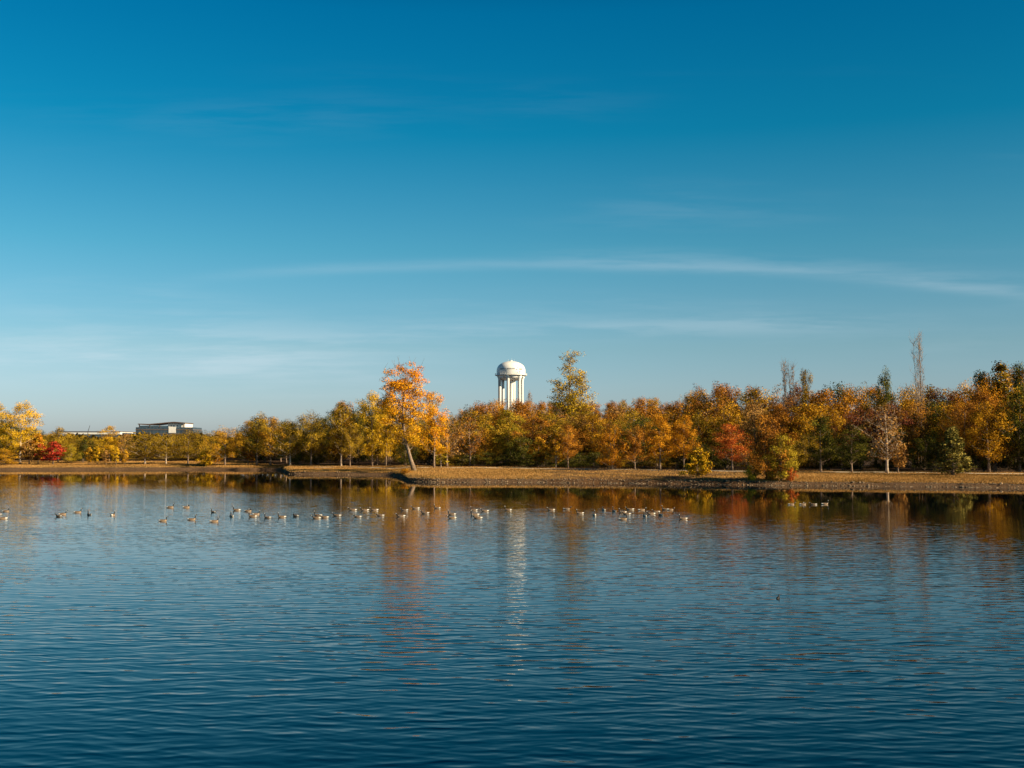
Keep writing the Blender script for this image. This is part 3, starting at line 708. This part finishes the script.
# ladder and cable tray on the left legs
mb = MB(); a = R(195-6); lx, ly = Rt*.80*math.cos(a) - 1.2, Rt*.80*math.sin(a) - .6
mb.tube([(lx, ly, 0), (lx, ly, zb)], [.16, .16], 5); mb.tube([(lx+.6, ly, 0), (lx+.6, ly, zb)], [.16, .16], 5)
for q in range(40): mb.tube([(lx, ly, q*zb/40), (lx+.6, ly, q*zb/40)], [.05, .05], 4)
link('ladder', mb.mesh('ladder', [dark]), tw)
# blurred painted lettering and the upright emblem round the tank: unreadable at this distance
def tank_r(z):
    for (r0, z0), (r1, z1) in zip(prof[:-1], prof[1:]):
        if z0 <= z <= z1: return r0 + (r1 - r0) * (z - z0) / (z1 - z0)
    return Rt
mb = MB()
def mark(pxc, pyc, wp, hp):
    ac = math.acos(max(-1, min(1, (pxc - 511) * k / Rt))); z0 = zt(pyc + hp/2); z1 = zt(pyc - hp/2)
    aw = wp * k / Rt / max(.35, math.sin(ac)); rot = R(9)
    vs = []; n = 3
    for i in range(n + 1):
        a = -ac - aw/2 + aw*i/n - rot
        for zz in (z0, z1):
            r = tank_r(zz) + .06; vs.append((r*math.cos(a), r*math.sin(a), zz))
    mb.add(vs, [(2*i, 2*i+2, 2*i+3, 2*i+1) for i in range(n)])
for q, x_ in enumerate([500.3, 501.5, 502.6, 503.8, 505.2, 507.4, 508.5, 509.7, 510.9, 512.2, 513.4, 514.5]):
    mark(x_, 369.6, .7, 1.2); 
for x_ in (519.4, 520.5, 521.5): mark(x_, 369.8, .8, 1.6)
mark(517.4, 371., 1.0, 5.6); mark(516.8, 370.4, 1.3, .8); mark(517.9, 368.8, .7, .9); mark(519.8, 372.6, 1., 1.2)
link('painted_marking', mb.mesh('marking', [stain]), tw)
mb = MB()
for x_, h in ((-2, 1.4), (.5, 2.0), (2.2, 1.2)): mb.tube([(x_, 0, ztp - .3), (x_, 0, ztp + h)], [.06, .05], 5)
mb.lathe([(1.1, ztp - .25), (1.1, ztp + .4), (.01, ztp + .55)], 16); link('roof_vent', mb.mesh('vent', [white]), tw)

# ------------------------------------------------------------------ office building
glass, t, b = mat('dark_glass', None, .25, 0, .6)
tc = t.n('ShaderNodeTexCoord')
br = t.n('ShaderNodeTexBrick'); br.offset = 0; t.l(tc.outputs['Object'], br.inputs[0])
mpn = t.n('ShaderNodeMapping'); mpn.inputs['Rotation'].default_value = (R(90), 0, 0); t.l(tc.outputs['Object'], mpn.inputs[0]); t.l(mpn.outputs[0], br.inputs[0])
br.inputs['Color1'].default_value = (.035, .055, .08, 1); br.inputs['Color2'].default_value = (.05, .08, .11, 1); br.inputs['Mortar'].default_value = (.12, .13, .14, 1)
br.inputs['Scale'].default_value = 1; br.inputs['Brick Width'].default_value = 3; br.inputs['Row Height'].default_value = 3.6; br.inputs['Mortar Size'].default_value = .12
t.l(br.outputs[0], b.inputs['Base Color'])
white2 = mottled('white_panel', (.70, .67, .62), (.80, .77, .72), .3, .6)
brown = mottled('brown_fascia', (.09, .06, .05), (.15, .10, .08), .5, .6)
BY = 900.; kb = BY / F
def bx(px): return x_at(px, BY)
gb = gz(bx(165), BY)
ob = empty('office_building', (bx(165), BY, gb), 'long dark glass office building with wavy brown roof edge above the trees', 'building')
ox = lambda px: bx(px) - bx(165)
oz = lambda py: z_at(py, BY) - gb
mb = MB(); mb.box(ox(136), ox(193), 0, 26, -1, oz(427.3)); link('wall', mb.mesh('wall', [glass]), ob)
mb = MB()
for zz in np.arange(3, oz(428), 3.6): mb.box(ox(136)-.15, ox(193)+.15, -.2, 26.2, zz, zz + .5)
link('spandrel_bands', mb.mesh('bands', [brown]), ob)
mb = MB(); mb.box(ox(139), ox(168), 2, 22, oz(427.3), oz(425.6)); mb.box(ox(168), ox(185), 1, 22, oz(427.3), oz(423.4)); 
mb.box(ox(169), ox(176), -.35, 1, oz(433), oz(427)); link('white_penthouse', mb.mesh('penthouse', [white2]), ob)
mb = MB()
for x0 in (170.5, 173, 176.5): mb.box(ox(x0), ox(x0 + 1.4), .9, 1.02, oz(426.6), oz(425.2))
link('window', mb.mesh('window', [glass]), ob)
mb = MB(); vs, fs = [], []; n = 30
for i in range(n + 1):
    px = 138.5 + (185.5 - 138.5) * i / n
    py = float(np.interp(px, [138, 150, 160, 168, 175, 186], [423.6, 423.9, 423.0, 422.2, 421.7, 422.6]))
    for yy, zz in ((-1.5, oz(py)), (23, oz(py)), (23, oz(py + .9)), (-1.5, oz(py + .9))): vs.append((ox(px), yy, zz))
for i in range(n):
    for j in range(4): fs.append((i*4+j, i*4+(j+1)%4, i*4+4+(j+1)%4, i*4+4+j))
fs += [(0, 1, 2, 3), (n*4+3, n*4+2, n*4+1, n*4)]
mb.add(vs, fs); link('roof', mb.mesh('roof', [brown]), ob)
for px in (139.6, 150, 160, 183.5):
    mb = MB(); mb.box(ox(px)-.3, ox(px)+.3, -.5, .1, oz(427.3), oz(424)); link('column', mb.mesh('column', [brown]), ob)

lb = empty('white_roofed_building', (bx(95), BY, gb), 'low long building with white roof band left of the office building', 'building')
ox = lambda px: bx(px) - bx(95)
mb = MB(); mb.box(ox(64), ox(121), .5, 30, -1, oz(434.3)); link('wall', mb.mesh('wall2', [glass]), lb)
mb = MB(); mb.box(ox(63), ox(120.5), 0, 30.5, oz(434.3), oz(431.7)); link('roof_band', mb.mesh('roofband', [white2]), lb)
mb = MB(); mb.box(ox(62.5), ox(121), -.5, 31, oz(431.7), oz(431.3)); link('roof_edge', mb.mesh('roofedge', [brown]), lb)
mb = MB(); q0 = (bx(90.6), BY - 6, gb); mb.tube([(0, 0, -1), (.4, 0, oz(432)), (1.9, 0, oz(425.5))], [.35, .3, .16], 6)
cr_ = link('crane_boom', mb.mesh('boom', [dark]), None, q0)
prop(cr_, 'thin dark leaning pole rising in front of the long white roof', 'pole')

# ------------------------------------------------------------------ geese
gbrown = mottled('goose_brown', (.10, .065, .04), (.22, .15, .10), 14.)
gbuff, _, _ = mat('goose_buff', (.34, .24, .16), .8)
gwhite, _, _ = mat('goose_white', (.62, .58, .52), .8)
gblack, _, _ = mat('goose_black', (.012, .012, .013), .6)
GM = [gbrown, gbuff, gwhite, gblack]
def goose(name, neck):
    body = [(-.52,.13,.012,.01),(-.45,.125,.06,.022),(-.37,.11,.10,.06),(-.26,.085,.145,.105),(-.08,.06,.185,.135),(.10,.06,.18,.135),(.23,.09,.14,.115)]
    necks = {'up': [(.30,.17,.075,.075),(.325,.27,.048,.048),(.33,.37,.040,.040),(.345,.45,.040,.040),(.385,.49,.045,.045),(.43,.49,.038,.036),(.47,.478,.022,.019),(.525,.468,.009,.007)],
             'low': [(.31,.14,.075,.07),(.37,.19,.05,.05),(.42,.25,.042,.042),(.455,.30,.042,.042),(.50,.32,.045,.045),(.54,.312,.037,.034),(.58,.30,.02,.018),(.63,.29,.009,.007)],
             'tuck': [(.29,.16,.075,.075),(.29,.23,.055,.055),(.23,.27,.05,.05),(.14,.275,.046,.046),(.05,.26,.045,.042),(-.02,.245,.03,.028),(-.07,.235,.016,.014),(-.11,.23,.008,.006)]}[neck]
    rg = body + necks; N = 12; nb = len(body); vs, fs, ms = [], [], []
    for i, (x, z, ry, rz_) in enumerate(rg):
        x0, z0 = rg[max(i-1, 0)][:2]; x1, z1 = rg[min(i+1, len(rg)-1)][:2]
        L = math.hypot(x1-x0, z1-z0); ux, uz = -(z1-z0)/L, (x1-x0)/L
        for q in range(N):
            a = 2*math.pi*q/N; vs.append((x + ux*math.sin(a)*rz_, ry*math.cos(a), z + uz*math.sin(a)*rz_))
    for i in range(len(rg)-1):
        for q in range(N):
            fs.append((i*N+q, i*N+(q+1)%N, (i+1)*N+(q+1)%N, (i+1)*N+q))
            up = math.sin(2*math.pi*(q+.5)/N)
            if i == 0: m = 3
            elif i < 3: m = 2 if up < .75 else 3
            elif i < nb-1: m = 0 if up > .05 else 1
            elif i == nb-1: m = 1 if up < .3 else 0
            elif i == nb+3: m = 2 if abs(math.cos(2*math.pi*(q+.5)/N)) > .6 else 3
            else: m = 3
            ms.append(m)
    fs += [tuple(range(N))[::-1], tuple((len(rg)-1)*N+q for q in range(N))]; ms += [3, 3]
    me = bpy.data.meshes.new(name); me.from_pydata(vs, [], fs)
    for m in GM: me.materials.append(m)
    me.polygons.foreach_set('material_index', ms); me.polygons.foreach_set('use_smooth', [True]*len(fs)); me.update()
    return me
GP = {n: goose('goose_' + n, n) for n in ('up', 'low', 'tuck')}
# px, waterline py, heading (deg, 180 = left, 0 = right, 90 = away), pose, where
G = [
 (1.5, 515.0, 170, 'low', 'cut by the left edge of the photo, rump showing'),
 (5.5, 519.0, 200, 'up', 'nearest the camera of the three at the left edge'),
 (8.5, 511.8, 0, 'up', 'facing right, behind the pair at the left edge'),
 (61.5, 516.8, 165, 'low', 'front one of a tight pair left of the bright red reflection'),
 (65.0, 514.8, 20, 'up', 'rear one of a tight pair left of the bright red reflection'),
 (80.0, 512.8, 0, 'up', 'facing right, between the tight pair and two lone ones'),
 (91.5, 515.0, 125, 'up', 'swimming away, second of the lone ones right of the pair'),
 (115.0, 515.6, 80, 'up', 'alone and seen from behind, in open water at left'),
 (172.0, 507.8, 0, 'up', 'left one of two small distant ones facing right'),
 (188.0, 507.8, 10, 'tuck', 'right one of two small distant ones facing right'),
 (165.0, 521.2, 5, 'up', 'facing right, closest to the camera at the left of the flock'),
 (193.5, 520.0, 0, 'up', 'facing right, midway between the leftmost flock bird and the largest one'),
 (215.0, 512.6, 150, 'up', 'behind the largest one, facing left'),
 (216.0, 522.0, 5, 'up', 'largest and nearest of the flock, facing right'),
 (233.0, 516.6, 110, 'up', 'swimming away just right of the largest one'),
 (238.0, 510.6, 175, 'up', 'facing left beside a sleeping one'),
 (249.5, 511.6, 0, 'tuck', 'resting with its head tucked, orange lit'),
 (254.0, 517.0, 180, 'up', 'front one of an overlapping pair below the resting one'),
 (257.5, 514.8, 10, 'up', 'rear one of an overlapping pair below the resting one'),
 (269.0, 518.0, 170, 'up', 'first of three evenly spaced ones facing left'),
 (283.0, 517.4, 175, 'up', 'second of three evenly spaced ones facing left'),
 (297.0, 516.4, 150, 'tuck', 'third of three evenly spaced ones, head tucked'),
 (317.5, 518.4, 180, 'low', 'front left one of a trio with necks low'),
 (325.5, 517.8, 180, 'low', 'right one of a trio with necks low'),
 (319.0, 516.0, 170, 'up', 'back one of a trio with its neck raised'),
 (338.0, 516.2, 165, 'low', 'alone between the trio and the orange reflection'),
 (353.5, 510.4, 175, 'low', 'first of the distant line left of the orange reflection'),
 (358.5, 517.2, 170, 'low', 'in front of the distant line, dark necked'),
 (365.5, 510.6, 180, 'low', 'second of the distant line left of the orange reflection'),
 (375.0, 510.4, 180, 'low', 'third of the distant line entering the orange reflection'),
 (381.0, 516.0, 170, 'low', 'swimming left below the distant line at the orange reflection'),
 (401.5, 516.6, 180, 'low', 'on the cottonwood reflection, nearest the camera'),
 (405.0, 510.6, 180, 'low', 'on the cottonwood reflection, behind the nearest one'),
 (416.0, 508.8, 175, 'low', 'farthest one on the cottonwood reflection'),
 (425.5, 513.6, 180, 'low', 'pale one at the right of the cottonwood reflection'),
 (437.5, 508.4, 175, 'up', 'upright one facing left, right of the cottonwood reflection'),
 (452.0, 514.8, 180, 'up', 'rear one of two stacked left of the tower reflection'),
 (452.5, 518.4, 180, 'low', 'front one of two stacked left of the tower reflection'),
 (474.0, 510.6, 180, 'up', 'farthest of the bunch of four near the tower reflection'),
 (485.0, 511.4, 180, 'low', 'right one of the bunch of four near the tower reflection'),
 (475.0, 515.2, 180, 'up', 'middle one of the bunch of four near the tower reflection'),
 (478.0, 518.4, 180, 'low', 'nearest of the bunch of four near the tower reflection'),
 (508.0, 510.2, 180, 'up', 'crossing the white reflection of the tower'),
 (551.0, 510.2, 180, 'low', 'pale rumped one left of the poplar reflection'),
 (566.5, 509.4, 0, 'low', 'facing right on the poplar reflection'),
 (579.5, 513.6, 180, 'up', 'dark necked one right of the poplar reflection'),
 (594.0, 515.4, 95, 'up', 'seen from behind on the pale blue water'),
 (603.0, 510.2, 100, 'low', 'left one of two on the pale blue water, seen from behind'),
 (613.5, 511.4, 100, 'up', 'right one of two on the pale blue water, seen from behind'),
 (622.0, 512.8, 185, 'up', 'dark one of a huddled pair at the right of the flock'),
 (626.0, 514.4, 170, 'low', 'white rumped one of a huddled pair at the right of the flock'),
 (629.5, 509.8, 175, 'low', 'first of the far row at the right of the flock'),
 (641.0, 510.4, 0, 'low', 'second of the far row at the right of the flock, facing right'),
 (622.5, 519.8, 0, 'up', 'nearest one at the right of the flock, facing right'),
 (644.0, 516.4, 100, 'up', 'seen from behind between the huddled pair and the last one'),
 (650.5, 514.2, 180, 'low', 'dark backed one with lowered neck amid the right cluster'),
 (655.5, 512.2, 180, 'low', 'behind the dark backed one in the right cluster'),
 (660.0, 515.4, 110, 'low', 'rump towards the camera at the right cluster edge'),
 (664.5, 509.8, 180, 'up', 'third of the far row at the right of the flock'),
 (669.5, 510.2, 0, 'low', 'last of the far row at the right of the flock'),
 (682.0, 519.2, 180, 'up', 'last one on the right, alone and facing left'),
 (790.0, 504.8, 0, 'low', 'first of four swimming in line on dark water'),
 (801.5, 504.8, 0, 'tuck', 'second of four swimming in line on dark water'),
 (812.0, 504.8, 180, 'low', 'third of four swimming in line on dark water'),
 (823.5, 504.4, 0, 'up', 'fourth of four swimming in line on dark water'),
]
rn = random.Random(3)
for (px, py, hd, pose, where) in G:
    Yg = CAMZ * F / (py - HOR); d = ray(px, py); Yg = -CAMZ * d[1] / d[2]
    o = link('canada_goose', GP[pose], None, (x_at(px, Yg), Yg, -.015))
    o.rotation_euler = (0, 0, R(hd + rn.uniform(-10, 10))); sc = rn.uniform(.82, .94); o.scale = (sc, sc, sc)
    prop(o, 'goose ' + where, 'goose', 'geese resting on the lake')
d = ray(775.5, 598.4); Yg = -CAMZ * d[1] / d[2]
mg2 = [gblack, gbrown]
mb = MB(); mb.tube([(-.16,0,.01),(-.10,0,.02),(0,0,.025),(.08,0,.03),(.11,0,.06),(.12,0,.10),(.14,0,.125),(.165,0,.12),(.20,0,.112)], [.01,.05,.065,.05,.03,.022,.026,.018,.005], 10)
o = link('small_duck', mb.mesh('duck', [gblack], True), None, (x_at(775.5, Yg), Yg, -.01)); o.rotation_euler = (0, 0, R(60))
prop(o, 'tiny dark duck alone in the open foreground water', 'duck')
print('tree objects', len([o for o in bpy.data.objects if o.type == 'EMPTY']))
